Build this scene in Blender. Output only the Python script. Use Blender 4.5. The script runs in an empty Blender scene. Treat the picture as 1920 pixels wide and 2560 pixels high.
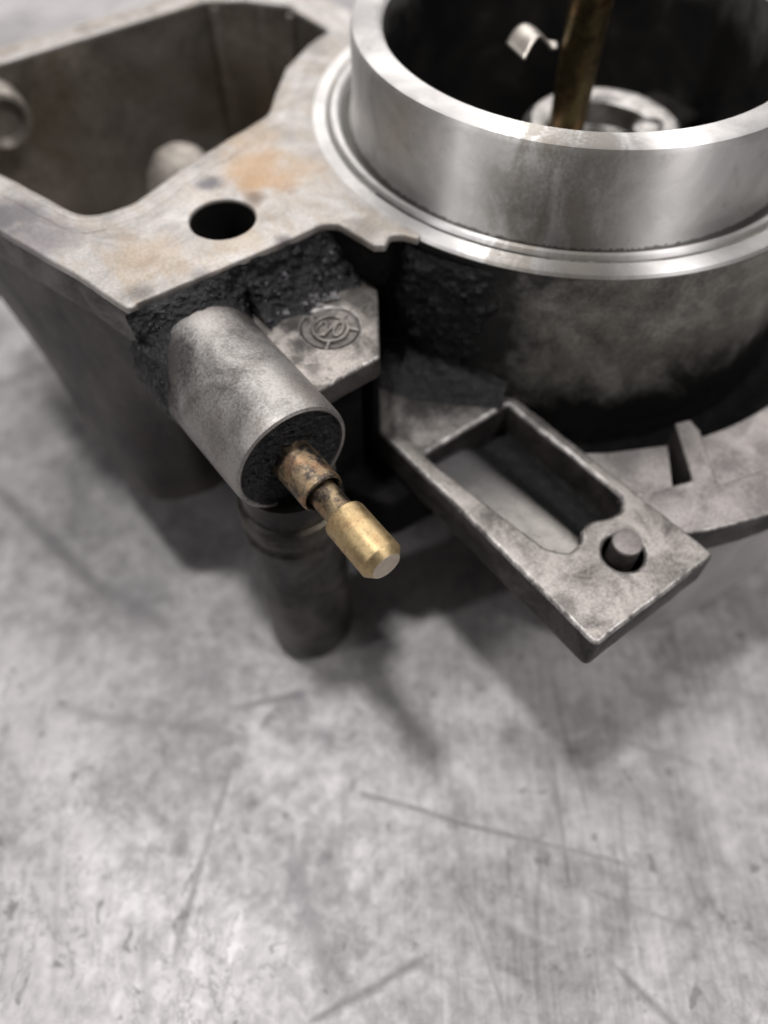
import bpy, bmesh, math, random
from mathutils import Vector, Matrix, noise
random.seed(7)
MM = 0.001
S = bpy.context.scene
COL = S.collection

# ------------------------------------------------------------ camera, light
cd = bpy.data.cameras.new('camera'); cam = bpy.data.objects.new('camera', cd); COL.objects.link(cam)
cam.location = (0, 0, 0.133)
cam.rotation_euler = (math.radians(34.5), 0, 0)
cd.sensor_width = 36; cd.lens = 27.04
cd.clip_start = 0.002; cd.clip_end = 20
cd.dof.use_dof = True; cd.dof.focus_distance = 0.0945; cd.dof.aperture_fstop = 9.0; cd.dof.aperture_blades = 0
S.camera = cam

w = bpy.data.worlds.new('World'); S.world = w; w.use_nodes = True
bg = w.node_tree.nodes['Background']
bg.inputs[0].default_value = (0.82, 0.785, 0.775, 1); bg.inputs[1].default_value = 0.12

def area(name, az, el, dist, sx, sy, watt, col, tgt=(0.0, 0.07, 0.04)):
    """ceiling tube seen from the bench at azimuth az, elevation el"""
    l = bpy.data.lights.new(name, 'AREA'); l.shape = 'RECTANGLE'; l.size = sx; l.size_y = sy
    l.energy = watt; l.color = col
    o = bpy.data.objects.new(name, l); COL.objects.link(o)
    a, e = math.radians(az), math.radians(el)
    d = Vector((math.cos(a)*math.cos(e), math.sin(a)*math.cos(e), math.sin(e)))
    o.location = Vector(tgt) + d*dist
    o.rotation_euler = d.to_track_quat('Z', 'Y').to_euler()
    return o
area('ceiling_lamp', 148, 79, 1.5, 0.12, 0.12, 8.2, (1.0, 0.985, 0.975))
area('ceiling_lamp', -15, 56, 1.6, 0.26, 0.26, 7.0, (1.0, 0.97, 0.97))
area('side_window', -157, 42, 1.4, 0.055, 0.6, 2.4, (1.0, 0.98, 0.985))
area('back_softlight', 85, 42, 1.6, 1.7, 1.0, 13.0, (1.0, 0.965, 0.95))  # unseen broad source added behind for rim sheen and soft shadows

S.view_settings.view_transform = 'Standard'; S.view_settings.look = 'None'
S.view_settings.exposure = 0.42; S.view_settings.gamma = 1.0
S.cycles.max_bounces = 8

# ------------------------------------------------------------ node helpers
class NT:
    def __init__(s, name):
        m = bpy.data.materials.new(name); m.use_nodes = True; s.m = m
        s.t = m.node_tree; s.b = s.t.nodes['Principled BSDF']
    def n(s, typ, **kw):
        nd = s.t.nodes.new(typ)
        for k, v in kw.items():
            if k.startswith('i_'):
                key = k[2:]; key = int(key) if key.isdigit() else key
                if hasattr(v, 'is_output'): s.t.links.new(v, nd.inputs[key])
                else: nd.inputs[key].default_value = v
            else: setattr(nd, k, v)
        return nd
    def mm(s, sc=(1, 1, 1), rot=(0, 0, 0), loc=(0, 0, 0)):
        c = s.n('ShaderNodeTexCoord').outputs['Object']
        v = s.n('ShaderNodeVectorMath', operation='SCALE', i_0=c, i_3=1000.0).outputs[0]
        return s.n('ShaderNodeMapping', i_0=v, i_1=loc, i_2=rot, i_3=sc).outputs[0]
    def noise(s, vec, scale, detail=4, rough=.55, dist=0, out=0):
        return s.n('ShaderNodeTexNoise', i_Vector=vec, i_Scale=scale, i_Detail=detail, i_Roughness=rough, i_Distortion=dist).outputs[out]
    def ramp(s, fac, stops, interp='LINEAR'):
        r = s.n('ShaderNodeValToRGB'); s.t.links.new(fac, r.inputs[0]); e = r.color_ramp.elements
        r.color_ramp.interpolation = interp
        while len(e) < len(stops): e.new(0.5)
        for el, (p, c) in zip(e, stops):
            el.position = p; el.color = (c, c, c, 1) if isinstance(c, (int, float)) else (*c, 1)
        return r.outputs[0]
    def mix(s, fac, a, b, mode='MIX'):
        nd = s.n('ShaderNodeMix', data_type='RGBA', blend_type=mode)
        for key, v in ((0, fac), (6, a), (7, b)):
            if hasattr(v, 'is_output'): s.t.links.new(v, nd.inputs[key])
            elif key == 0: nd.inputs[0].default_value = v
            else: nd.inputs[key].default_value = (*v, 1)
        return nd.outputs[2]
    def math(s, op, a, b=0.0, c=0.0, clamp=False):
        nd = s.n('ShaderNodeMath', operation=op, use_clamp=clamp)
        for k, v in enumerate((a, b, c)):
            if hasattr(v, 'is_output'): s.t.links.new(v, nd.inputs[k])
            else: nd.inputs[k].default_value = v
        return nd.outputs[0]
    def sep(s, v):
        return s.n('ShaderNodeSeparateXYZ', i_0=v).outputs
    def bump(s, h, strength, dist_mm, prev=None):
        nd = s.n('ShaderNodeBump', i_Strength=strength, i_Distance=dist_mm*MM, i_Height=h)
        if prev is not None: s.t.links.new(prev, nd.inputs['Normal'])
        return nd.outputs[0]
    def blob(s, v, x, y, r, soft, nz=None, amt=0.0):
        """mask of a stain or shadow spot round (x,y) in mm"""
        o = s.sep(v)
        dx = s.math('SUBTRACT', o[0], x); dy = s.math('SUBTRACT', o[1], y)
        d = s.math('SQRT', s.math('ADD', s.math('MULTIPLY', dx, dx), s.math('MULTIPLY', dy, dy)))
        if nz is not None: d = s.math('ADD', d, s.math('MULTIPLY', s.math('SUBTRACT', nz, .5), amt))
        return s.n('ShaderNodeMapRange', interpolation_type='SMOOTHSTEP', i_0=d, i_1=r+soft, i_2=r-soft, i_3=0.0, i_4=1.0).outputs[0]
    def seg(s, v, x0, y0, x1, y1, wdt):
        """mask of a straight scratch from (x0,y0) to (x1,y1) in mm"""
        L = math.hypot(x1-x0, y1-y0); ux, uy = (x1-x0)/L, (y1-y0)/L
        o = s.sep(v)
        dx = s.math('SUBTRACT', o[0], x0); dy = s.math('SUBTRACT', o[1], y0)
        t = s.math('ADD', s.math('MULTIPLY', dx, ux), s.math('MULTIPLY', dy, uy))
        q = s.math('ABSOLUTE', s.math('SUBTRACT', s.math('MULTIPLY', dx, uy), s.math('MULTIPLY', dy, ux)))
        over = s.math('MAXIMUM', s.math('MAXIMUM', s.math('MULTIPLY', t, -1), s.math('SUBTRACT', t, L)), 0.0)
        d = s.math('ADD', q, s.math('MULTIPLY', over, .35))
        return s.n('ShaderNodeMapRange', interpolation_type='SMOOTHSTEP', i_0=d, i_1=wdt, i_2=0.0, i_3=0.0, i_4=1.0).outputs[0]
    def out(s, **kw):
        for k, v in kw.items():
            k = {'color': 'Base Color', 'metal': 'Metallic', 'rough': 'Roughness', 'normal': 'Normal', 'aniso': 'Anisotropic', 'anirot': 'Anisotropic Rotation', 'tangent': 'Tangent', 'spec': 'Specular IOR Level'}[k]
            if hasattr(v, 'is_output'): s.t.links.new(v, s.b.inputs[k])
            elif k == 'Base Color': s.b.inputs[k].default_value = (*v, 1)
            else: s.b.inputs[k].default_value = v
        return s.m

def cast(name, base, dirt, lo=.42, hi=.62, big=.16, metal=.55, rough=.5, bump=.5, grain=2.2, stain=None, stain_amt=.5, spec=.5, oil_shade=()):
    t = NT(name); v = t.mm()
    n1 = t.noise(v, big, 7, .62, .6); n2 = t.noise(v, grain, 4, .6); n3 = t.noise(t.mm(loc=(31, 7, 12)), big*.6, 5, .55, .8)
    f = t.math('ADD', n1, t.math('MULTIPLY', t.math('SUBTRACT', n2, .5), .35))
    m = t.ramp(f, [(lo, 0.0), (hi, 1.0)])
    c = t.mix(m, dirt, base)
    if stain: c = t.mix(t.math('MULTIPLY', t.ramp(n3, [(.5, 0.0), (.66, 1.0)]), stain_amt), c, stain)
    spk = t.ramp(t.noise(v, grain*1.3, 2, .5), [(.38, .6), (.5, 1.0), (.68, 1.12)])
    c = t.mix(.4, c, spk, 'MULTIPLY')
    for ox, oy, orad, k in oil_shade:
        c = t.mix(t.math('MULTIPLY', t.blob(v, ox, oy, orad, orad*.6, t.math('ADD', t.math('MULTIPLY', n1, .6), t.math('MULTIPLY', n2, .4)), orad*2.2), k), c, (.02, .019, .019))
    h = t.math('ADD', t.math('MULTIPLY', t.noise(v, grain, 5, .65), .7), t.math('MULTIPLY', t.noise(v, .5, 3, .5), .6))
    nb = t.bump(h, bump, .28)
    r = t.math('ADD', rough, t.math('MULTIPLY', t.math('SUBTRACT', n2, .5), .3))
    r = t.math('ADD', r, t.math('MULTIPLY', t.math('SUBTRACT', 1.0, m), .12))
    return t.out(color=c, metal=metal, rough=r, normal=nb, spec=spec)

M = {}
M['cast'] = cast('cast_alloy', (.41, .38, .355), (.13, .12, .112), .32, .57, .17, metal=.7, rough=.46, bump=.4, grain=2.0, oil_shade=((-42, -13, 8, .95), (-37, -22, 7, .9), (-47, -20, 3.5, .8), (-52.5, -23, 2.2, .7), (-33.5, -33, 3, .6), (-54.5, -60, 2.5, .45)))
M['tube'] = cast('tube_cast_alloy', (.37, .355, .34), (.12, .112, .106), .34, .60, .13, metal=.7, rough=.44, bump=.22, grain=2.4, oil_shade=((-80, -8, 4, .7), (-66, -6, 2.5, .6)), stain=(.24, .20, .18), stain_amt=.4)
M['pad'] = cast('pad_cast_alloy', (.36, .33, .305), (.13, .12, .11), .36, .60, .25, metal=.7, rough=.46, bump=.35, grain=2.0, oil_shade=((-60, -8.5, 2.6, .8), (-62.5, -13, 1.8, .7), (-63.5, -17.5, 1.2, .6), (-50, -9, 2.5, .5)))
def body_mat():
    t = NT('sooty_cast_alloy'); v = t.mm(); z = t.sep(v)[2]
    n1 = t.noise(v, .085, 6, .62, .8); n2 = t.noise(v, 1.6, 5, .65); n3 = t.noise(v, .22, 5, .6)
    c = t.ramp(n1, [(.34, (.11, .105, .092)), (.50, (.24, .232, .206)), (.66, (.37, .36, .33))])
    c = t.mix(t.ramp(n3, [(.40, .45), (.56, 0.0)]), c, (.055, .052, .046))
    hz = t.math('ADD', z, t.math('MULTIPLY', t.math('SUBTRACT', n1, .5), 20.0))
    hz = t.math('ADD', hz, t.math('MULTIPLY', t.math('SUBTRACT', n2, .5), 6.0))
    oil_shade = t.n('ShaderNodeMapRange', interpolation_type='SMOOTHSTEP', i_0=hz, i_1=27.5, i_2=19.5, i_3=0.0, i_4=1.0).outputs[0]
    xy = t.sep(v); ang = t.math('ARCTAN2', xy[1], xy[0])
    ha = t.math('ADD', ang, t.math('MULTIPLY', t.math('SUBTRACT', n3, .5), .5))
    oil_shade2 = t.n('ShaderNodeMapRange', interpolation_type='SMOOTHSTEP', i_0=ha, i_1=math.radians(-148), i_2=math.radians(-131), i_3=1.0, i_4=0.0).outputs[0]
    oil_shade = t.math('MAXIMUM', oil_shade, oil_shade2)
    c = t.mix(oil_shade, c, (.006, .006, .006))
    c = t.mix(.7, c, t.ramp(n2, [(.36, .6), (.6, 1.1)]), 'MULTIPLY')
    return t.out(color=c, metal=t.math('MULTIPLY', t.math('SUBTRACT', 1.0, oil_shade), .4), rough=.5, normal=t.bump(n2, .45, .3))
M['body'] = body_mat()
M['shaded_side'] = cast('shaded_oily_side', (.10, .088, .082), (.025, .023, .022), .38, .64, .12, metal=.35, rough=.55, bump=.45, grain=1.8)  # side faces coloured darker as shading, mixed with oily grime
def floor_mat():
    t = NT('smooth_pocket_floor'); v = t.mm(); o = t.sep(v)
    n1 = t.noise(v, .2, 6, .62, .5); n2 = t.noise(v, 1.8, 4, .6)
    c = t.ramp(n1, [(.35, (.34, .32, .30)), (.6, (.50, .475, .44))])
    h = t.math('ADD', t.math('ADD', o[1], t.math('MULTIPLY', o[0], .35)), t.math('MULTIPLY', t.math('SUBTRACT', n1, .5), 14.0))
    oil_shade = t.n('ShaderNodeMapRange', interpolation_type='SMOOTHSTEP', i_0=h, i_1=-66.0, i_2=-48.0, i_3=0.0, i_4=.9).outputs[0]  # shade at the back of the pocket painted in, with some oil
    c = t.mix(oil_shade, c, (.085, .082, .088))
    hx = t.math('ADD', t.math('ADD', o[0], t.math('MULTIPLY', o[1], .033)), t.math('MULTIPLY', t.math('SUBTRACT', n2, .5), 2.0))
    oil_shade2 = t.n('ShaderNodeMapRange', interpolation_type='SMOOTHSTEP', i_0=hx, i_1=-46.8, i_2=-43.2, i_3=0.0, i_4=1.0).outputs[0]  # shadow along the deep right side painted black
    c = t.mix(oil_shade2, c, (.007, .007, .007))
    c = t.mix(t.ramp(n2, [(.30, .7), (.40, 0.0)]), c, (.08, .075, .07))
    return t.out(color=c, metal=t.math('MULTIPLY', t.math('SUBTRACT', 1.0, oil_shade2), .4), rough=.52, spec=.2, normal=t.bump(n2, .25, .25))
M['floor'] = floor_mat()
M['edge_highlight'] = cast('worn_highlight_edge', (.55, .525, .505), (.17, .158, .15), .40, .60, .35, metal=.75, rough=.42, bump=.35, grain=2.2)  # highlight on upper edges painted lighter, mottled like wear
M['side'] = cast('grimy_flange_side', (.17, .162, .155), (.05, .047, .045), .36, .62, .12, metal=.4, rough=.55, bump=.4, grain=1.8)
M['bowl'] = cast('dark_oiled_alloy', (.060, .056, .050), (.016, .016, .018), .35, .65, .07, metal=.45, rough=.40, bump=.2, grain=.8, stain=(.07, .055, .045))
M['cavity'] = cast('varnished_alloy', (.44, .40, .36), (.19, .17, .15), .34, .68, .07, metal=.65, rough=.30, bump=.2, grain=.9, stain=(.16, .125, .06), stain_amt=.5)
M['boss'] = cast('varnished_boss', (.42, .38, .34), (.20, .18, .155), .34, .66, .1, metal=.5, rough=.5, bump=.2, grain=.9)
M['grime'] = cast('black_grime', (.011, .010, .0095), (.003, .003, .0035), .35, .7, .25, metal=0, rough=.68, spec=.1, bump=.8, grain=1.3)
M['flange'] = cast('flange_cast_alloy', (.41, .38, .365), (.21, .193, .187), .36, .6, .16, metal=.65, rough=.46, bump=.3, grain=2.0)

M['pad_low'] = cast('pad_recess_alloy', (.22, .20, .188), (.09, .083, .078), .33, .6, .4, bump=.4, grain=2.6)

def grease_mat():
    t = NT('oily_black_grease'); v = t.mm()
    n = t.noise(v, 1.3, 6, .68); n2 = t.noise(v, .5, 3, .5)
    c = t.ramp(n, [(.36, (.002, .002, .0025)), (.54, (.008, .008, .009)), (.74, (.05, .05, .056))])
    nb = t.bump(n, 1.0, .5)
    r = t.ramp(n2, [(.38, .18), (.62, .55)])
    return t.out(color=c, rough=r, normal=nb, metal=0.0, spec=.5)
M['grease'] = grease_mat()
def crumb_mat():
    t = NT('gritty_deposit'); v = t.mm()
    n = t.noise(v, 1.0, 4, .6)
    c = t.ramp(n, [(.42, (.008, .008, .009)), (.57, (.03, .03, .033)), (.70, (.26, .25, .27))])
    return t.out(color=c, rough=.35, normal=t.bump(t.noise(v, 3, 3), .6, .3))
M['crumb'] = crumb_mat()

def gasket_mat():
    t = NT('stained_machined_face'); v = t.mm()
    n1 = t.noise(v, .16, 6, .6, 1.0); n2 = t.noise(t.mm(rot=(0, 0, .6), sc=(1, .35, 1)), .35, 6, .65, .5); n3 = t.noise(v, 2.0, 4, .6)
    c = t.ramp(n1, [(.34, (.33, .31, .29)), (.5, (.45, .428, .405)), (.68, (.54, .52, .505))])
    tan = t.ramp(n2, [(.47, 0.0), (.66, 1.0)])
    c = t.mix(t.math('MULTIPLY', tan, .42), c, (.38, .29, .20))
    nz = t.noise(v, .22, 4, .6)
    for x, y, r, col, k in ((-53.5, 13.5, 2.6, (.33, .20, .10), .8), (-50.0, 10.0, 2.0, (.34, .21, .11), .7), (-55.0, 9.6, 1.3, (.16, .11, .075), .75), (-50.5, 17.0, 5.0, (.42, .28, .16), .8), (-45.0, 12.0, 3.0, (.40, .29, .19), .6), (-78, 0.5, 1.6, (.12, .11, .11), .7), (-70, -1.0, 1.2, (.12, .11, .11), .6), (-57, -1.0, 1.0, (.10, .09, .09), .7), (-47, -6, 2.0, (.15, .13, .11), .7), (-74, 7, 4.5, (.40, .29, .18), .5), (-63, 3.0, 3.5, (.42, .31, .19), .4),
                            (-86, 27, 5, (.12, .115, .13), .85), (-83.5, 19.5, 4, (.22, .205, .22), .7), (-58.5, 17.0, 1.7, (.10, .095, .11), .9), (-47.0, 24, 4.0, (.40, .30, .20), .6), (-40, 31.0, 3, (.40, .31, .22), .4)):
        b = t.blob(v, x, y, r, r*.75, nz, r*2.2)
        c = t.mix(t.math('MULTIPLY', b, k), c, col)
    sp = t.ramp(t.noise(t.mm(loc=(5, 9, 2)), 1.1, 5, .7), [(.63, 0.0), (.70, 1.0)])
    edge = t.ramp(t.noise(v, .12, 3), [(.5, 0.0), (.62, 1.0)])
    c = t.mix(t.math('MULTIPLY', t.math('MULTIPLY', sp, edge), .7), c, (.10, .095, .10))
    c = t.mix(.6, c, t.ramp(n3, [(.38, .75), (.62, 1.08)]), 'MULTIPLY')
    nb = t.bump(t.math('ADD', n3, t.noise(v, .6, 4)), .25, .2)
    return t.out(color=c, metal=.35, rough=t.ramp(n1, [(.3, .55), (.7, .42)]), normal=nb)
M['gasket'] = gasket_mat()
def residue_mat():
    t = NT('gasket_imprint'); v = t.mm()
    n1 = t.noise(v, .3, 6, .65, .8)
    c = t.ramp(n1, [(.36, (.22, .195, .175)), (.46, (.44, .405, .375)), (.66, (.56, .53, .51))])
    b = t.blob(v, -87, 26, 8, 6, n1, 6)
    c = t.mix(t.math('MULTIPLY', b, .8), c, (.17, .16, .175))
    return t.out(color=c, metal=.3, rough=.5, normal=t.bump(t.noise(v, 1.2, 5, .7), .4, .25))
M['residue'] = residue_mat()

def residue_edge_mat():
    t = NT('gasket_print_edge'); v = t.mm(); n = t.noise(v, .35, 6, .7, .6)
    c = t.ramp(n, [(.40, (.50, .465, .43)), (.52, (.36, .29, .215)), (.64, (.13, .105, .09))])
    return t.out(color=c, metal=.25, rough=.55, normal=t.bump(t.noise(v, 1.4, 5, .7), .4, .2))
M['residue_edge'] = residue_edge_mat()
def turned_mat(name, base, rough, aniso=.75, stains=True):
    t = NT(name); v = t.mm(); o = t.sep(v)
    r = t.math('SQRT', t.math('ADD', t.math('MULTIPLY', o[0], o[0]), t.math('MULTIPLY', o[1], o[1])))
    a = t.math('ARCTAN2', o[1], o[0])
    lines = t.n('ShaderNodeCombineXYZ', i_0=t.math('MULTIPLY', r, 5.0), i_1=t.math('MULTIPLY', o[2], 5.0), i_2=t.math('MULTIPLY', a, 3.0)).outputs[0]
    ln = t.noise(lines, 1.0, 4, .6)
    st = t.n('ShaderNodeCombineXYZ', i_0=t.math('MULTIPLY', a, 9.0), i_1=t.math('MULTIPLY', o[2], .10), i_2=t.math('MULTIPLY', r, .1)).outputs[0]
    vert = t.noise(st, 1.0, 4, .6, .6)
    n1 = t.noise(v, .12, 6, .6, .8); n3 = t.noise(v, 1.6, 4, .65)
    c = t.mix(t.ramp(n1, [(.38, 0.0), (.62, 1.0)]), tuple(x*.82 for x in base), base)
    rr = t.ramp(n1, [(.35, rough+.05), (.65, rough)])
    if stains:
        ang = t.n('ShaderNodeMapRange', interpolation_type='SMOOTHSTEP', i_0=t.math('ABSOLUTE', t.math('ADD', a, math.radians(140.0))), i_1=.42, i_2=.05, i_3=0.0, i_4=1.0).outputs[0]
        f = t.math('MULTIPLY', ang, t.ramp(t.math('ADD', vert, t.math('MULTIPLY', t.math('SUBTRACT', n3, .5), .45)), [(.36, 0.0), (.6, 1.0)]))
        c = t.mix(t.math('MULTIPLY', f, .62), c, (.30, .255, .20))
        f2 = t.math('MULTIPLY', t.ramp(t.noise(v, .2, 6, .7, 1.2), [(.54, 0.0), (.70, 1.0)]), .3)
        c = t.mix(f2, c, (.33, .31, .28))
        rr = t.math('ADD', rr, t.math('MULTIPLY', f, .25))
        gr = t.math('MULTIPLY', t.math('LESS_THAN', t.math('ADD', o[2], t.math('MULTIPLY', t.math('SUBTRACT', n3, .5), 1.5)), 44.2), t.n('ShaderNodeMapRange', interpolation_type='SMOOTHSTEP', i_0=t.math('ADD', r, t.math('MULTIPLY', t.math('SUBTRACT', n3, .5), 1.0)), i_1=38.7, i_2=37.6, i_3=0.0, i_4=.8).outputs[0])
        c = t.mix(gr, c, (.10, .092, .08)); rr = t.math('ADD', rr, t.math('MULTIPLY', gr, .2))
        sp = t.ramp(t.noise(v, .9, 3, .6), [(.70, 0.0), (.75, 1.0)])
        c = t.mix(t.math('MULTIPLY', sp, .6), c, (.1, .09, .08))
    nb = t.bump(ln, .12, .05)
    nb = t.bump(n3, .06, .1, nb)
    tg = t.n('ShaderNodeTangent', direction_type='RADIAL', axis='Z').outputs[0]
    return t.out(color=c, metal=.95, rough=rr, normal=nb, aniso=aniso, anirot=0.25, tangent=tg)
M['turned'] = turned_mat('lathe_turned_alloy', (.80, .785, .77), .44, .97)
M['turned_dull'] = turned_mat('lathe_turned_lower_alloy', (.52, .505, .49), .45, .6, False)

def bore_mat():
    t = NT('sooty_bore'); v = t.mm()
    n = t.noise(v, .08, 5, .6, .8)
    c = t.ramp(n, [(.36, (.010, .010, .012)), (.56, (.030, .028, .026)), (.72, (.075, .072, .062))])
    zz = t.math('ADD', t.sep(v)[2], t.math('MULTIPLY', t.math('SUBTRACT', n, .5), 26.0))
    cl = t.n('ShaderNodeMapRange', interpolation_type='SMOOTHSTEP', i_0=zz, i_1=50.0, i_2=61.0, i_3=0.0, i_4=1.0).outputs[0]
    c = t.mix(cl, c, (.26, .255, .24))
    return t.out(color=c, metal=.5, rough=t.ramp(n, [(.4, .5), (.7, .38)]), normal=t.bump(t.noise(v, 1.2, 4), .3, .2))
M['bore'] = bore_mat()

def brass_mat(name, base, dirt, lo, hi, axis_streak=True, rough=.3):
    t = NT(name); v = t.mm()
    n = t.noise(v, .55, 6, .68, .2); n2 = t.noise(t.mm(sc=(.3, 7, .3)), .9, 3, .6); n3 = t.noise(t.mm(loc=(3, 8, 1)), .35, 4, .6)
    c = t.mix(t.ramp(n, [(lo, 0.0), (hi, 1.0)]), dirt, base)
    c = t.mix(t.math('MULTIPLY', t.ramp(n3, [(.52, 0.0), (.66, 1.0)]), .45), c, (.46, .25, .13))
    spk = t.ramp(t.noise(v, 2.5, 3, .6), [(.30, .45), (.45, 1.0)])
    c = t.mix(.7, c, spk, 'MULTIPLY')
    r = t.math('ADD', t.math('MULTIPLY', n, .3), rough-.12)
    nb = t.bump(n2, .3, .1); nb = t.bump(t.noise(v, 2.0, 4, .6), .25, .12, nb)
    return t.out(color=c, metal=.9, rough=r, normal=nb)
M['brass'] = brass_mat('worn_brass', (.53, .40, .215), (.33, .24, .13), .33, .55, rough=.42)
M['brass_collar'] = brass_mat('tarnished_brass', (.36, .27, .17), (.06, .053, .05), .42, .6, rough=.45)
M['brass_neck'] = brass_mat('grimy_brass', (.34, .26, .16), (.07, .055, .045), .40, .6, rough=.42)
M['brass_rod'] = brass_mat('varnished_brass', (.22, .17, .08), (.08, .06, .03), .35, .65, rough=.42)
def simple(name, col, metal, rough, nscale=.6, bump=.2, var=.35):
    t = NT(name); v = t.mm(); n = t.noise(v, nscale, 5, .6, .5)
    c = t.mix(t.ramp(n, [(.35, 0.0), (.65, 1.0)]), tuple(x*(1-var) for x in col), col)
    return t.out(color=c, metal=metal, rough=t.math('ADD', rough, t.math('MULTIPLY', t.math('SUBTRACT', n, .5), .25)), normal=t.bump(t.noise(v, nscale*3, 4), bump, .15))
M['grit'] = simple('pale_grit', (.30, .29, .295), .1, .45, .8, .6, .75)
M['screw_end'] = simple('faced_brass_end', (.60, .52, .42), .8, .42, .9, .12, .25)
M['holder'] = simple('bright_alloy', (.50, .48, .46), .85, .34, .35, .3, .6)
M['clip'] = simple('spring_steel', (.55, .51, .46), .8, .38, .3, .2, .45)
M['pin'] = simple('steel_pin_face', (.28, .255, .245), .5, .5, 1.2, .3, .3)
M['stub'] = cast('greasy_steel', (.085, .078, .068), (.02, .019, .018), .40, .66, .09, metal=.65, rough=.36, bump=.2, grain=.9, stain=(.13, .105, .07), stain_amt=.6)

# ------------------------------------------------------------ geometry helpers
def tag(o, label=None, cat=None, kind=None, group=None):
    if label: o['label'] = label
    if cat: o['category'] = cat
    if kind: o['kind'] = kind
    if group: o['group'] = group
    return o
def finish(me, angle=38):
    bm = bmesh.new(); bm.from_mesh(me)
    bmesh.ops.remove_doubles(bm, verts=bm.verts, dist=1e-7)
    bmesh.ops.recalc_face_normals(bm, faces=bm.faces)
    for f in bm.faces: f.smooth = True
    for e in bm.edges:
        if len(e.link_faces) == 2: e.smooth = e.calc_face_angle(0) < math.radians(angle)
    bm.to_mesh(me); bm.free()
def mesh(name, verts, faces, mat, parent=None, angle=38, bevel=0):
    me = bpy.data.meshes.new(name); me.from_pydata([tuple(c*MM for c in v) for v in verts], [], faces)
    finish(me, angle); me.materials.append(M[mat] if isinstance(mat, str) else mat)
    o = bpy.data.objects.new(name, me); COL.objects.link(o); o.parent = parent
    if bevel:
        b = o.modifiers.new('bevel', 'BEVEL'); b.width = bevel*MM; b.segments = 3; b.limit_method = 'ANGLE'; b.angle_limit = math.radians(35)
    return o
def fillet(pts, n=5):
    """pts: (x, y[, r]) -> rounded polygon"""
    out = []; N = len(pts)
    for i, p in enumerate(pts):
        r = p[2] if len(p) > 2 else 0
        P = Vector(p[:2]); A = Vector(pts[i-1][:2]); B = Vector(pts[(i+1) % N][:2])
        if r <= 0: out.append((P.x, P.y)); continue
        u = (A-P); v = (B-P); lu, lv = u.length, v.length; u /= lu; v /= lv
        cs = max(-1, min(1, u.dot(v))); th = math.acos(cs)
        if th > math.pi-.02: out.append((P.x, P.y)); continue
        d = min(r/math.tan(th/2), lu*.48, lv*.48)
        p0 = P+u*d; p1 = P+v*d
        k = max(2, int(n*(math.pi-th)/1.2)+1)
        for j in range(k+1):
            t = j/k
            q = p0*(1-t)**2 + P*2*t*(1-t) + p1*t*t
            out.append((q.x, q.y))
    return out
def circle(cx, cy, r, n=48): return [(cx+r*math.cos(2*math.pi*i/n), cy+r*math.sin(2*math.pi*i/n)) for i in range(n)]
def arc(r, a0, a1, n=24, cx=0, cy=0):
    return [(cx+r*math.cos(math.radians(a0+(a1-a0)*i/n)), cy+r*math.sin(math.radians(a0+(a1-a0)*i/n))) for i in range(n+1)]
def resample(poly, step):
    out = []
    for i, p in enumerate(poly):
        q = poly[(i+1) % len(poly)]; L = math.hypot(q[0]-p[0], q[1]-p[1]); k = max(1, int(L/step))
        for j in range(k): out.append((p[0]+(q[0]-p[0])*j/k, p[1]+(q[1]-p[1])*j/k))
    return out
def offset(poly, d):
    """offset a closed polygon outward (d>0) along averaged normals"""
    A = sum(p[0]*q[1]-q[0]*p[1] for p, q in zip(poly, poly[1:]+poly[:1])); sg = 1 if A > 0 else -1
    out = []; N = len(poly)
    for i in range(N):
        a, p, b = poly[i-1], poly[i], poly[(i+1) % N]
        n1 = Vector((p[1]-a[1], a[0]-p[0])); n2 = Vector((b[1]-p[1], p[0]-b[0]))
        if n1.length: n1.normalize()
        if n2.length: n2.normalize()
        n = n1+n2
        if n.length < 1e-6: n = n1
        n.normalize(); k = 1/max(.5, n.dot(n1) if n1.length else 1)
        out.append((p[0]+n.x*d*k*sg, p[1]+n.y*d*k*sg))
    return out
def plate(name, outer, holes, z0, z1, mat, parent, bev=.4, res=3, angle=30, wob=0.0, side=None):
    """a slab with holes and rounded edges; outlines in mm"""
    cu = bpy.data.curves.new(name, 'CURVE'); cu.dimensions = '2D'; cu.fill_mode = 'BOTH'
    for poly in [outer]+list(holes):
        if wob: poly = [(x+wob*noise.noise((x*.35, y*.35, 3)), y+wob*noise.noise((x*.35, y*.35, 9))) for x, y in resample(poly, 1.0)]
        sp = cu.splines.new('POLY'); sp.points.add(len(poly)-1); sp.use_cyclic_u = True
        for pt, (x, y) in zip(sp.points, poly): pt.co = (x, y, 0, 1)
    cu.extrude = (z1-z0)/2-bev; cu.bevel_depth = bev; cu.bevel_resolution = res; cu.offset = -bev
    tmp = bpy.data.objects.new('tmp', cu); COL.objects.link(tmp)
    dg = bpy.context.evaluated_depsgraph_get()
    me = bpy.data.meshes.new_from_object(tmp.evaluated_get(dg)); me.name = name
    bpy.data.objects.remove(tmp); bpy.data.curves.remove(cu)
    me.transform(Matrix.Translation((0, 0, (z0+z1)/2*MM)) @ Matrix.Scale(MM, 4)); me.materials.clear(); me.materials.append(M[mat] if isinstance(mat, str) else mat)
    finish(me, angle)
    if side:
        me.materials.append(M[side]); me.materials.append(M['edge_highlight'])
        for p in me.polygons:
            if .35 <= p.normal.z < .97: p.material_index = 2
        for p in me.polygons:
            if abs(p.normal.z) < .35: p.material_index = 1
    o = bpy.data.objects.new(name, me); COL.objects.link(o); o.parent = parent
    return o
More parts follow.
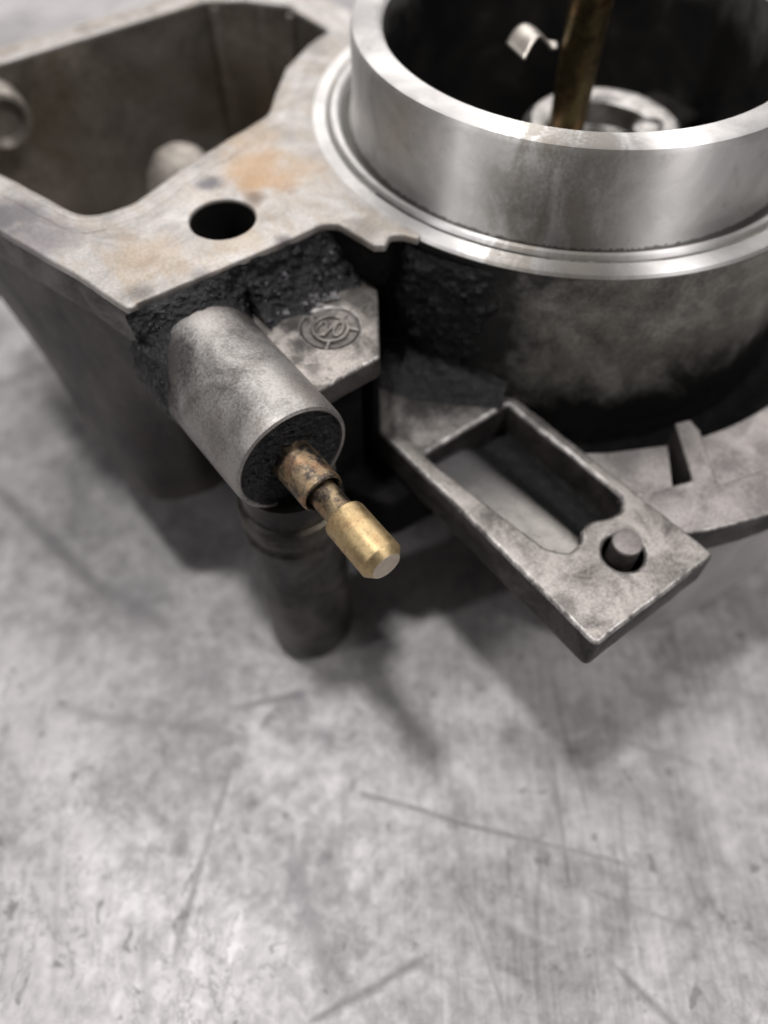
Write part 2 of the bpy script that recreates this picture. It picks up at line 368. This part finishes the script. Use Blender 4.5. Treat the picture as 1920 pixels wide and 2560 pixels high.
def lathe(name, prof, mat, parent, n=128, axis='Z', c=(0, 0, 0), angle=32, closed=False, a0=0, a1=360, tilt=None, wob=0):
    vs, fs = [], []; full = abs(a1-a0) >= 360; k = n if full else n+1
    for i in range(k):
        t = math.radians(a0+(a1-a0)*i/n); ct, st = math.cos(t), math.sin(t)
        for r, z in prof:
            if wob: r = r+wob*noise.noise((ct*r*.3, st*r*.3, z*.3))
            if axis == 'Z': p = Vector((r*ct, r*st, z))
            else: p = Vector((r*ct, z, r*st))      # axis along local Y
            if tilt: p = tilt @ p
            vs.append((p.x+c[0], p.y+c[1], p.z+c[2]))
    m = len(prof)
    for i in range(n):
        j = (i+1) % k
        for q in range(m if closed else m-1):
            q2 = (q+1) % m
            fs.append((i*m+q, j*m+q, j*m+q2, i*m+q2))
    return mesh(name, vs, fs, mat, parent, angle)
def loft(name, rings, mat, parent, caps=(True, True), angle=38):
    vs, fs = [], []; N = len(rings[0])
    for r in rings: vs += list(r)
    for i in range(len(rings)-1):
        for j in range(N):
            k = (j+1) % N; fs.append((i*N+j, i*N+k, (i+1)*N+k, (i+1)*N+j))
    if caps[0]: fs.append(tuple(range(N)))
    if caps[1]: fs.append(tuple((len(rings)-1)*N+j for j in range(N)))
    return mesh(name, vs, fs, mat, parent, angle)
def sheet(name, fn, nu, nv, mat, parent, angle=80):
    vs = [fn(i/nu, j/nv) for j in range(nv+1) for i in range(nu+1)]
    fs = [(j*(nu+1)+i, j*(nu+1)+i+1, (j+1)*(nu+1)+i+1, (j+1)*(nu+1)+i) for j in range(nv) for i in range(nu)]
    return mesh(name, vs, fs, mat, parent, angle)
def fbm(p, s, o=4): return noise.fractal(Vector(p)*s, .8, 2.1, o)
def tubepath(pts, r, n=8):
    """verts, faces of a round bead along a path"""
    vs, fs = [], []
    for i, p in enumerate(pts):
        a = Vector(pts[max(0, i-1)]); b = Vector(pts[min(len(pts)-1, i+1)]); d = (b-a).normalized()
        u = d.cross(Vector((0, 0, 1))); u.normalize(); v = u.cross(d)
        for k in range(n):
            t = 2*math.pi*k/n; q = Vector(p)+u*r*math.cos(t)+v*r*math.sin(t); vs.append(tuple(q))
    for i in range(len(pts)-1):
        for k in range(n): fs.append((i*n+k, i*n+(k+1) % n, (i+1)*n+(k+1) % n, (i+1)*n+k))
    fs.append(tuple(range(n))); fs.append(tuple((len(pts)-1)*n+k for k in range(n)))
    return vs, fs

# ------------------------------------------------------------ the bench top
def table_mat():
    t = NT('scuffed_sheet_steel'); v = t.mm(sc=(.842,)*3)
    big = t.noise(v, .022, 6, .6, .7); mid = t.noise(v, .10, 6, .62, .8); fine = t.noise(v, .45, 6, .7, .4)
    sx = t.noise(t.mm(sc=(.93, .06, 1), rot=(0, 0, .05)), 1.0, 5, .65, .9)
    sy = t.noise(t.mm(sc=(.07, .85, 1), rot=(0, 0, -.12)), 1.0, 4, .65, .3)
    f = t.math('ADD', t.math('MULTIPLY', big, .45), t.math('MULTIPLY', mid, .35))
    f = t.math('ADD', f, t.math('MULTIPLY', fine, .25))
    o = t.sep(v)
    right = t.n('ShaderNodeMapRange', interpolation_type='SMOOTHSTEP', i_0=t.math('ADD', o[0], t.math('MULTIPLY', big, 40)), i_1=5.0, i_2=40.0, i_3=.25, i_4=1.0).outputs[0]
    st = t.math('ADD', t.math('SUBTRACT', sx, .5), t.math('MULTIPLY', t.math('SUBTRACT', sy, .5), .3))
    f = t.math('ADD', f, t.math('MULTIPLY', t.math('MULTIPLY', st, right), .2))
    c = t.ramp(f, [(.40, (.18, .172, .175)), (.49, (.315, .303, .306)), (.58, (.46, .444, .444)), (.70, (.61, .592, .588))])
    return t, v, c, f, fine, mid
t, v, c, f, fine, mid = table_mat()
wv = t.n('ShaderNodeVectorMath', operation='ADD', i_0=v, i_1=t.n('ShaderNodeVectorMath', operation='SCALE', i_0=t.n('ShaderNodeVectorMath', operation='SUBTRACT', i_0=t.noise(v, .12, 3, .5, 0, 1), i_1=(.5, .5, .5)).outputs[0], i_3=1.3).outputs[0]).outputs[0]
SCR_SHADE = [(-2.8, 28.7, 17.5, 23.1, .55, .75), (17.5, 23.1, 33.3, 19.3, .5, .5), (-22.1, 31.7, -24.7, 19.6, .7, .45), (-24.7, 19.6, -26.2, 9.9, .9, .65),
       (4.5, 8.2, -7.8, 2.3, .9, .75), (30.0, 6.7, 35.3, 1.3, .9, .65), (-69.1, 81.3, -48.6, 62.9, 2.2, .65), (-48.6, 62.9, -34.7, 55.1, 2.0, .35),
       (-20.5, 41.5, -13.5, 43.4, .9, .7), (26.1, 43.1, 28.1, 27.9, .6, .4), (24.3, 33.5, 24.5, 17.6, .6, .45), (33.0, 26.8, 31.6, 12.9, .6, .4),
       (-43.6, 40.0, -23.6, 37.6, 1.3, .4), (21.3, 22.6, 18.8, 5.0, .6, .4), (-5.7, 29.0, -5.8, 15.2, .9, .3), (-76.6, 108.0, -64.1, 115.8, 3.0, .5),  # last strip is a soft shadow edge painted on the bench
       (-12, 20, -7, 6, 1.6, .35), (-31, 12, -29, 2, 1.0, .3), (36, 36, 44, 33, .7, .4), (10, 17, 15, 2, .5, .35), (-45, 25, -41, 6, 1.0, .3), (28, 16, 40, 12, .6, .35)]
tot = None
for x0, y0, x1, y1, wd, k in SCR_SHADE:
    m = t.math('MULTIPLY', t.seg(wv, x0, y0, x1, y1, wd), k)
    tot = m if tot is None else t.math('MAXIMUM', tot, m)
brk = t.ramp(fine, [(.34, .25), (.56, 1.0)])
c = t.mix(t.math('MULTIPLY', t.math('MULTIPLY', tot, brk), .95), c, (.075, .072, .075))
glint = None
for x0, y0, x1, y1, wd, k in SCR_SHADE[:12]:
    L_ = math.hypot(x1-x0, y1-y0); nx, ny = -(y1-y0)/L_*wd*1.1, (x1-x0)/L_*wd*1.1
    m = t.seg(wv, x0+nx, y0+ny, x1+nx, y1+ny, wd*.7); glint = m if glint is None else t.math('MAXIMUM', glint, m)
c = t.mix(t.math('MULTIPLY', t.math('MULTIPLY', glint, brk), .13), c, (.58, .57, .575))
smear = t.math('MAXIMUM', t.seg(wv, -48, 35.8, -32.4, 14.3, 2.2), t.math('MAXIMUM', t.seg(wv, -52.5, 44.4, -46.3, 52.4, 1.8), t.seg(wv, 14, 14, 20, 11, 1.2)))  # paler smears across the bench
c = t.mix(t.math('MULTIPLY', t.math('MULTIPLY', smear, mid), .6), c, (.56, .55, .55))
ck = t.math('ABSOLUTE', t.math('SUBTRACT', t.noise(t.mm(sc=(.84, .5, 1)), .16, 6, .7, .4), .5))
ck = t.math('MULTIPLY', t.ramp(ck, [(.0, 1.0), (.022, 0.0)]), t.ramp(t.noise(v, .035, 4, .6, 0.5), [(.46, 0.0), (.62, 1.0)]))
c = t.mix(t.math('MULTIPLY', ck, .65), c, (.15, .145, .15))
spk = t.ramp(t.noise(v, .33, 3, .6, .6), [(.63, 0.0), (.70, .7)])
c = t.mix(spk, c, (.12, .115, .12))
for x, y, r, k in ((-29.9, 47, 3.5, .35), (-41, 60, 5, .35), (-13, 16, 7, .3), (-35, 32, 9, .2), (-60, 72, 9, .15), (-12.9, 43.2, 1.0, .8), (-9, 37, 1.6, .5)):  # first spot paints a lamp's cast shadow; the rest are stains
    c = t.mix(t.math('MULTIPLY', t.blob(v, x, y, r, r*.7, mid, r*1.6), k), c, (.12, .12, .13))
nb = t.bump(t.math('SUBTRACT', f, t.math('MULTIPLY', tot, .2)), .25, .35)
M['table'] = t.out(color=c, metal=.25, rough=t.ramp(fine, [(.3, .55), (.7, .42)]), normal=nb)
tb = mesh('workbench_top', [(x, y, z) for z in (-3, 0) for x, y in ((-700, -200), (700, -200), (700, 900), (-700, 900))],
          [(0, 3, 2, 1), (4, 5, 6, 7), (0, 1, 5, 4), (1, 2, 6, 5), (2, 3, 7, 6), (3, 0, 4, 7)], 'table', None)
tag(tb, 'scuffed light grey sheet steel bench top under the metal casting', kind='structure')

# ------------------------------------------------------------ the carburettor
root = bpy.data.objects.new('carburettor', None); COL.objects.link(root)
root.empty_display_size = .02
root.location = (30.8*MM, 127.5*MM, 21*MM); root.rotation_euler = (0, 0, math.radians(37))
tag(root, 'dirty cast alloy carburettor body with a brass screw lying on the steel bench', 'carburettor')

# outlines shared by the float chamber and its joint face
cav = fillet([(-87.5, 71, 5), (-29.2, 71.2, 2), (-22.7, 66.9, 2), (-17.0, 59.8, 2.5), (-16.4, 46.3, 1.2), (-23.1, 43.6, 0), (-30.6, 39.2, 0), (-36.2, 33.5, 2), (-41.2, 28.0, 3), (-49.3, 26.0, 1), (-59.0, 23.3, 0), (-70.0, 19.2, 4), (-77.0, 19.8, 5), (-82.6, 38.2, 4), (-87.0, 52, 5)])
face = fillet([(-80.8, -1.9, 1.2), (-83.2, 8.6, 0), (-85.2, 15.3, 0), (-88.4, 26.5, 4), (-93.5, 45, 5), (-93.5, 76.2, 5), (-20.0, 76.2, 6), (-11.0, 64.5, 5), (-8.0, 50.0, 3)]) \
     + arc(40.2, 101, 196, 40) + fillet([(-41.9, -12.2, 0), (-42.9, -10.4, .3), (-44.4, -9.3, .8), (-46.3, -10.7, .5), (-47.6, -9.8, .5), (-48.3, -6.5, 0), (-48.7, -2.9, 2.0), (-50.6, -1.4, 2.4), (-56, -1.6, 0)])
fl = plate('joint_flange', face, [cav, circle(-61.4, 8.2, 4.75)], 43.7, 45.0, 'gasket', root, .35, wob=.12)
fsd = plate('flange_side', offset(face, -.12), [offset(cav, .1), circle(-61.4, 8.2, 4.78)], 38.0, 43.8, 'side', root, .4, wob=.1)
fsd.data.materials.append(M['grime'])
for p in fsd.data.polygons:
    if p.center.x > -.0795 and p.center.y < .02: p.material_index = 1
# the print left by the old gasket round the chamber mouth
cav_r = resample(cav, 1.5)
ring_o = [(x+1.0*noise.noise((x*.2, y*.2, 4)), y+1.0*noise.noise((x*.2, y*.2, 8))) for x, y in offset(cav_r, 3.6)]
ring_e = [(x+1.3*noise.noise((x*.3, y*.3, 14)), y+1.3*noise.noise((x*.3, y*.3, 18))) for x, y in offset(cav_r, 4.3)]
plate('gasket_print', ring_e, [offset(cav_r, 1.5)], 44.95, 45.035, 'residue_edge', root, .02, 1)
plate('gasket_print', ring_o, [offset(cav_r, .55)], 44.95, 45.07, 'residue', root, .05, 1)
# chamber: outer wall, inner wall and floor
def closed_at(poly, n=160):
    L = [0]
    for a, b in zip(poly, poly[1:]+poly[:1]): L.append(L[-1]+math.hypot(b[0]-a[0], b[1]-a[1]))
    out = []; i = 0
    for k in range(n):
        s_ = L[-1]*k/n
        while L[i+1] < s_: i += 1
        a, b = poly[i], poly[(i+1) % len(poly)]; q = (s_-L[i])/max(1e-9, L[i+1]-L[i]); out.append((a[0]+(b[0]-a[0])*q, a[1]+(b[1]-a[1])*q))
    return out
bt = closed_at(fillet([(-66, .5, 1), (-79.9, -.8, 2), (-82.7, 8.8, 0), (-84.7, 15.4, 0), (-87.9, 26.5, 4), (-92.9, 45, 4), (-92, 75.4, 5), (-20, 75.4, 6), (-12, 62, 5), (-18, 40, 3), (-40, 20, 3)], 8))
bb = closed_at(fillet([(-66, .3, 1), (-78.0, .3, 8), (-87.4, 3.5, 10), (-88.6, 28.0, 10), (-83.8, 78, 4), (-74, 75.4, 5), (-22, 74, 6), (-15, 62, 5), (-20, 40, 3), (-40, 20, 3)], 8))
rings = []
for k in range(9):
    q = k/8
    rings.append([(a[0]*(1-q)+b[0]*q, a[1]*(1-q)+b[1]*q, 38.2+(1.2-38.2)*q) for a, b in zip(bt, bb)])
ins = offset(bb, -.8)
rings.append([(x, y, .35) for x, y in offset(bb, -.3)]); rings.append([(x, y, .03) for x, y in ins])
cw = loft('float_chamber', rings, 'bowl', root, (False, True), 30)
ci = closed_at(cav, 200)
inner = [[(x, y, 44.4) for x, y in offset(ci, -.15)], [(x, y, 30) for x, y in offset(ci, -.2)], [(x, y, 12) for x, y in offset(ci, -.3)], [(x, y, 5) for x, y in offset(ci, -.8)], [(x, y, 3.2) for x, y in offset(ci, -2.5)]]
loft('chamber_lining', inner, 'cavity', cw, (False, True), 30)
# bosses and ribs inside the chamber
lathe('inlet_boss', [(0.01, 66.8), (3.0, 66.8), (3.3, 66.2), (4.2, 65.4), (5.0, 65.7), (5.5, 66.8), (5.8, 72)], 'boss', cw, 64, 'Y', (-74.3, 0, 38.0), wob=.15)
lathe('pillar_boss', [(0.01, 34.6), (2.6, 34.3), (4.6, 33.0), (6.2, 30.0), (7.6, 24), (8.8, 15), (10, 3)], 'boss', cw, 48, 'Z', (-51.2, 45.6, 0), wob=.4)
for x, y, r in ((-27.4, 70.2, 1.2), (-20.0, 64.2, .9), (-17.4, 58.2, .8)):
    lathe('chamber_rib', [(0.01, 44.0), (r*.8, 43.9), (r, 43.2), (r, 4)], 'cavity', cw, 24, 'Z', (x, y, 0))
# step outside the far wall
plate('chamber_ledge', fillet([(-93, 75.8, 1), (-93, 86.5, 2), (-24, 86.5, 5), (-18, 75.8, 1)]), [], 36.0, 41.0, 'gasket', root, .5)
plate('chamber_skirt', fillet([(-90, 74, 1), (-90, 84.5, 2), (-28, 84.5, 5), (-22, 74, 1)]), [], .1, 36.2, 'bowl', root, .5)
# dark bolt hole lining
lathe('bolt_hole', [(4.66, 44.5), (4.62, 30), (4.6, 14), (0.01, 13.5)], 'bore', root, 48, 'Z', (-61.4, 8.2, 0))

# main barrel
lathe('barrel', [(39.9, 44.9), (42.5, 44.9), (43.0, 44.5), (43.2, 43.6), (43.5, 38), (43.8, 31), (44.0, 22), (44.6, 14)], 'body', root, 180)
lathe('trench_floor', [(44.2, 16), (45.4, 12.5), (48, 10.6), (58, 10.0)], 'grime', root, 120)
lathe('spigot', [(31.05, 57.5), (31.5, 58.25), (32.0, 58.5), (35.0, 58.6), (35.7, 58.35), (36.0, 57.6), (36.02, 48.5), (36.15, 46.0), (36.5, 43.6), (36.9, 43.1), (37.9, 43.1), (38.2, 43.6), (38.35, 45.0), (38.7, 45.4), (39.4, 45.4), (39.7, 45.0), (39.8, 44.6), (40.2, 44.5), (40.35, 44.9), (40.6, 45.06), (42.4, 45.06), (42.9, 44.85), (43.1, 44.4), (43.0, 44.0), (40, 43.8)], 'turned', root, 220, angle=24)
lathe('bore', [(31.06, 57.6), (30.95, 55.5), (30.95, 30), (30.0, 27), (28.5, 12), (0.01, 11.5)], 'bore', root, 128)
# jet holder in the bore, with the needle tube standing in it
jh = lathe('jet_holder', [(13.6, 34.0), (13.7, 40.3), (13.3, 41.5), (12.2, 42.4), (10.0, 42.3), (8.6, 41.6), (8.2, 40.3), (8.0, 38.0), (6, 37.4), (3.0, 37.4)], 'holder', root, 72, 'Z', (4.6, -4.2, 0), wob=.25)
lathe('holder_lug', [(0.01, 42.6), (1.8, 42.5), (2.8, 41.9), (3.3, 40.8), (3.5, 37)], 'holder', jh, 36, 'Z', (11.0, -9.0, 0), wob=.4)
lathe('holder_lug', [(0.01, 40.2), (1.0, 40.1), (1.6, 39.5), (1.8, 37)], 'holder', jh, 24, 'Z', (-1.5, 3.2, 0), wob=.3)
mesh('bridge', [(x, y, z) for z in (30, 37.5) for x, y in ((-30, -7), (30, -7), (30, 5), (-30, 5))], [(0, 3, 2, 1), (4, 5, 6, 7), (0, 1, 5, 4), (1, 2, 6, 5), (2, 3, 7, 6), (3, 0, 4, 7)], 'bore', root, bevel=1.5)
lathe('needle_tube', [(0.01, 34), (3.0, 34), (3.05, 44), (3.1, 52), (3.12, 60), (3.3, 60.4), (3.3, 74), (0.01, 74.3)], 'brass_rod', root, 48, 'Z', (0, 0, 0), wob=.12)
def clip_fn(a, b):
    wd = 5.6*(1-.72*a*a)
    x = -9.7+7.3*a+(b-.5)*1.4; y = 4.9+1.4*math.sin(math.pi*a)-2.0*a+(b-.5)*wd
    z = 54.6+2.1*math.sin(math.pi*min(1, a*1.15)**1.2)-.3*a
    return (x, y, z)
cl = sheet('spring_clip', clip_fn, 24, 8, 'clip', root, 60)
sd = cl.modifiers.new('thickness', 'SOLIDIFY'); sd.thickness = .35*MM

# lower mounting flange
am0, am1 = -124, -20
rib = [(-14.5, -48.0), (-17.0, -47.1)]
plate('mount_flange', fillet([(-34.0, -41.0, .3), (-29.2, -44.5, 0), (-20.6, -49.1, .3), (-25.8, -54.6, .3), (-27.5, -57.0, .3), (-36.0, -56.0, 0), (-34.0, -50.0, 0)]), [], 14.6, 19.95, 'flange', root, .3, side='shaded_side')
plate('mount_flange', arc(64.5, -111.5, am1, 50) + arc(53.3, am1, -107.2, 50) + [(-17.0, -50.4)], [], 14.6, 19.9, 'flange', root, .3, side='shaded_side')
bord_o = arc(69.6, am0, am1, 60) + arc(62.6, am1, -106.8, 40) + fillet([(-18.6, -59.75, 0), (-21.2, -59.1, 1.3), (-15.0, -50.4, 0), rib[0]+(.4,), rib[1]+(.4,), (-23.6, -56.1, .8), (-26.0, -55.2, .6), (-29.0, -54.5, 1.2), (-33.0, -51.8, 0), (-33.0, -56.0, 0)])
fb = plate('flange_border', bord_o, [], 14.7, 20.75, 'flange', root, .45, 4, side='shaded_side')
for p in fb.data.polygons:
    if p.material_index and math.hypot(p.center.x, p.center.y) < .066 and p.normal.z > -.2 and not (p.normal.x < -.5 and abs(p.normal.z) < .4): p.material_index = 0
plate('lower_skirt', arc(66.0, -121, -15, 90) + arc(57.5, -15, -121, 60), [], -20.95, 14.8, 'turned_dull', root, 1.0, 4)
# ridge under the flange edge
lathe('flange_edge', [(67, 14.7), (69.2, 14.8), (69.5, 15.4), (69.4, 16.6), (68.5, 17.0)], 'flange', root, 90, a0=-122, a1=-20)

# arm with its pocket, hole and pin
arm_o = fillet([(-55.2, -20.6, .8), (-54.7, -44, 0), (-54.5, -66.3, 1.0), (-31.2, -66.6, 1.0), (-33.6, -24, 0), (-34, -10, 0), (-46.0, -8.0, 0)])
pocket = fillet([(-52.4, -28.6, .4), (-50.2, -45.5, 4), (-49.3, -51.6, 1.6), (-47.2, -54.3, 1.6), (-44.6, -53.9, 1.2), (-43.4, -52.6, .8), (-41.2, -52.1, 2.0), (-38.6, -53.3, 1.0), (-36.2, -53.7, 1.2), (-34.5, -52.2, 1.2), (-34.7, -45, 0), (-35.6, -28.6, .4)])
hole = circle(-41.2, -58.7, 2.95, 40)
arm = plate('arm', arm_o, [pocket, hole], 14.0, 21.0, 'cast', root, .75, 5, wob=.14, side='shaded_side')
def pf(a, b):
    x = -53.4+20.6*a; y = -27.9-27.0*b
    xl = -46.4+1.0*b; q = min(1, max(0, (x-xl)/6.5)); q = q*q*(3-2*q)
    z = 20.35-.5*max(0, min(1, a*2))-3.2*(1-b)**1.3
    z = z*(1-q)+14.9*q
    return (x, y, z+.10*fbm((x, y, 0), .5))
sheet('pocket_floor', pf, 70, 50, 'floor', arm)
lathe('hole_lining', [(2.90, 20.4), (2.86, 15), (0.01, 14.4)], 'grime', arm, 40, 'Z', (-41.2, -58.7, 0))
pin = lathe('locating_pin', [(2.08, 22.9), (2.1, 22), (2.1, 14.3)], 'shaded_side', arm, 40, 'Z', (-41.0, -58.5, 0))
lathe('pin_face', [(0.01, 23.3), (1.7, 23.3), (2.0, 23.15), (2.1, 22.85)], 'pin', arm, 40, 'Z', (-41.0, -58.5, 0))

# pad beside the screw boss, with its cast emblem
pad_o = fillet([(-68, -.8, .3), (-47.6, -.8, .5), (-46.7, -9.2, .6), (-55.1, -21.1, .9), (-68, -21.4, .3)])
pc = (-57.3, -12.2)
pad = plate('pad', pad_o, [circle(*pc, 4.1, 44)], 33.0, 37.0, 'pad', root, .6, 4, wob=.1, side='shaded_side')
lathe('emblem_recess', [(0.01, 36.55), (3.6, 36.55), (4.05, 36.8)], 'pad_low', pad, 44, 'Z', (*pc, 0))
def emb(u, v, z=36.74): return (pc[0]+u*.8+v*.6, pc[1]-u*.6+v*.8, z)
vs, fs = [], []
def bead(pts, r=.21):
    global vs, fs
    a, b = tubepath(pts, r); n0 = len(vs); vs += a; fs += [tuple(i+n0 for i in f_) for f_ in b]
bead([emb(2.5*math.cos(x), 2.55*math.sin(x)) for x in [2*math.pi*i/40 for i in range(41)]], .27)
bead([emb(-1.25+.62*math.cos(x)+.30*math.sin(x), 1.45*math.sin(x)) for x in [2*math.pi*i/24 for i in range(25)]], .22)
bead([emb(1.15+.62*math.cos(x)+.30*math.sin(x), 1.45*math.sin(x)) for x in [2*math.pi*i/24 for i in range(25)]], .22)
bead([emb(-1.0+1.9*i/8, -1.5+3.0*i/8) for i in range(9)], .24)
bead([emb(-.05-.06*i, -2.6-.24*i) for i in range(8)], .26)
bead([emb(2.6+.21*i, .1-.06*i) for i in range(8)], .24)
bead([emb(1.7+.12*i, 2.1+.18*i) for i in range(6)], .2)
bead([emb(-1.75-.12*i, 2.0+.16*i) for i in range(6)], .2)
mesh('emblem', vs, fs, 'pad', pad, 60)

# web of casting under the pad and behind the tube
web = fillet([(-72, -.6, 1), (-47.2, -.6, .4), (-46.8, -9.0, .6), (-54.6, -20.2, .5), (-55.5, -19.8, .3), (-56.1, -12, 0), (-57.0, -12, 0), (-57.2, -19.6, .5), (-66, -19.8, 1), (-72, -9, 2)])
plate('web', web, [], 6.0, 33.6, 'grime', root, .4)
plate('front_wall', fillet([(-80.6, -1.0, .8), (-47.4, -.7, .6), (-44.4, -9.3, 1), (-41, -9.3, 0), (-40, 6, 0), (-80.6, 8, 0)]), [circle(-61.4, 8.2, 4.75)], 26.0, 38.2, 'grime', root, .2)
# lower body, mostly in shade under the arm; widened to shade the bench
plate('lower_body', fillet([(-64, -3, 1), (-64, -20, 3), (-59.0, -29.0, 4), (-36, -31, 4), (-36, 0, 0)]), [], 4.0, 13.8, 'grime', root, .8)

# screw boss (a tube along local Y) and idle screw
TX, TZ = -73.5, 34.0
lathe('screw_boss', [(8.75, 1), (8.65, -10), (8.5, -24), (8.45, -26.2), (8.3, -26.75), (8.0, -27.0), (7.75, -26.9), (7.6, -26.3), (7.55, -24)], 'tube', root, 120, 'Y', (TX, 0, TZ), 30, wob=.06)
def face_fn(a, b):
    r = 7.75*math.sqrt(b) if b > 0 else 0; t_ = 2*math.pi*a
    x, z = r*math.cos(t_), r*math.sin(t_)
    k = fbm((x*.55, z*1.7, 3.1), 1.1)*.55 + fbm((x*1.2, z*2.2, 9), 1.6)*.25
    hump = max(0, 1-math.hypot(x+.2, z)/5.0)
    return (TX+x, -26.55-k*(1-.5*(r/7.75)**4)-.5*hump, TZ+z)
sheet('boss_end_grease', face_fn, 150, 60, 'grease', root)
lathe('screw_collar', [(0.01, -25), (3.0, -25), (2.98, -33.2), (2.9, -33.6), (2.7, -33.8), (2.5, -33.5), (2.45, -31), (0.01, -30.9)], 'brass_collar', root, 64, 'Y', (TX, 0, TZ), 28, wob=.05)
sc = lathe('idle_screw', [(0.01, -30), (1.95, -30), (1.95, -37.6), (2.1, -38.4), (0.01, -38.5)], 'brass_neck', root, 48, 'Y', (TX, 0, TZ), 28, wob=.12)
hd = lathe('screw_head', [(0.01, -38.0), (2.3, -38.0), (2.75, -38.25), (2.85, -38.6), (2.85, -45.75), (2.80, -45.9)] + [(2.10, -46.7), (2.04, -46.8), (0.01, -46.8)], 'brass', sc, 72, 'Y', (TX, 0, TZ), 24)
lathe('screw_end_face', [(0.01, -46.86), (1.96, -46.86), (2.02, -46.78)], 'screw_end', sc, 48, 'Y', (TX, 0, TZ), 24)

# stub the casting stands on, under the boss
lathe('support_stub', [(0.01, 27), (6.9, 27), (7.0, 22.4), (7.6, 22.0), (7.8, 21.2), (7.9, 19.6), (7.4, 18.9), (7.3, 17.2), (7.75, 16.4), (7.8, 14.2), (7.5, 13.4), (7.55, 5), (7.6, -8), (7.5, -18.5), (7.0, -20.2), (5.9, -20.95), (0.01, -20.96)], 'stub', root, 72, 'Z', (-73.0, -23.2, 0), 26, wob=.14)

# ------------------------------------------------------------ grease
def wallg(a, b):
    # from the joint face edge, down the wall, out over the pad
    x = -81.6+33.6*a
    top = Vector((x, -1.3, 44.3)); mid_ = Vector((x, -2.6, 39.0)); end = Vector((x, -7.8+1.5*noise.noise((x*.3, 1, 2)), 36.7))
    if x < -64.5:
        d = max(0, 8.9**2-(x-TX)**2); zt = TZ+math.sqrt(d) if x > -81.9 else TZ
        zt = max(zt, 30 if x < -78 else 36.5)
        mid_ = Vector((x, -2.3, max(zt, 33)+1.2)); end = Vector((x, -4.5-max(0, (-77-x))*1.2, zt-.4))
    q = top*(1-b)**2+mid_*2*b*(1-b)+end*b*b
    k = fbm(q, .45, 5)*.9+fbm(q, 1.4, 3)*.35
    env = math.sin(math.pi*min(1, max(0, b*.86+.1)))
    n_ = Vector((0, -.75, .66))
    q = q+n_*(k*env*.8+.25*env)
    return tuple(q)
sheet('wall_grease', wallg, 170, 50, 'grease', root)
def bossg(a, b):
    th = math.radians(84+160*a); deg = 84+160*a
    q = min(1, max(0, (deg-105)/60)); q = q*q*(3-2*q)
    ye = -2.5-8.5*q+1.2*noise.noise((deg*.08, 3, 1))
    y = .6+(ye-.6)*b
    ed = min(1, (1-b)*4)*min(1, (1-a)*6)
    x0, z0 = math.cos(th), math.sin(th)
    k = fbm((x0*8, y, z0*8), .5, 5)*.5+fbm((x0*8, y, z0*8), 1.5, 3)*.25
    r = 8.72+ed*(.3+.7*k)-(1-ed)*.3
    return (TX+r*x0, y, TZ+r*z0)
sheet('boss_grease', bossg, 90, 50, 'grease', root)
def lobe(a, b):
    ang = math.radians(-172+30*a); z = 43.6-22.6*b
    r = 43.2+.35+.9*math.sin(math.pi*min(1, a*1.05))*(1-a)*2+(6.0*max(0, b-.78)/.22)**1.15*(1.1-.6*a)
    p = Vector((r*math.cos(ang), r*math.sin(ang), z))
    k = fbm(p, .4, 5)*.7+fbm(p, 1.3, 3)*.3
    edge = min(1, (1-a)*4)*min(1, b*6+.05)*min(1, (1-b)*7)
    d = Vector((math.cos(ang), math.sin(ang), .15))
    p = p+d*(k*edge-(1-edge)*.6)
    return tuple(p)
sheet('barrel_grease', lobe, 80, 80, 'grease', root)
def lumps(name, pts, mat):
    bm = bmesh.new()
    for p, r in pts:
        g = bmesh.ops.create_icosphere(bm, subdivisions=2, radius=r*MM)
        sd_ = random.random()*50
        for v_ in g['verts']:
            d = v_.co.normalized(); k = .85+.95*noise.noise(d*1.6+Vector((sd_, 0, 0)))+.3*noise.noise(d*4+Vector((0, sd_, 0)))
            v_.co = Vector((v_.co.x*k, v_.co.y*k, v_.co.z*k*.65))+Vector(p)*MM
    me = bpy.data.meshes.new(name); bm.to_mesh(me); bm.free(); finish(me, 25); me.materials.append(M[mat])
    o = bpy.data.objects.new(name, me); COL.objects.link(o); o.parent = root; o['kind'] = 'stuff'; return o
pts = []
for i in range(70):
    a = random.random()**.6; b = .25+.7*random.random(); p = Vector(wallg(min(.97, .35+.65*a), b)); pts.append((p, random.uniform(.2, .5)))
for i in range(20):
    p = Vector(wallg(.02+.4*random.random(), .3+.6*random.random())); pts.append((p, random.uniform(.12, .3)))
lumps('grease_crumbs', pts, 'crumb')
pts = []
for i in range(34):
    x = random.gauss(-56.0, 2.6); y = random.gauss(-6.2, 1.0)
    if -64 < x < -49: pts.append(((x, y, 37.35+max(0, (y+6.5))*.5), random.uniform(.22, .6)))
lumps('grit_crust', pts, 'grit')
pts = [(Vector(lobe(.75*random.random(), .2+.75*random.random())), random.uniform(.15, .4)) for i in range(70)]
lumps('barrel_crumbs', pts, 'grease')
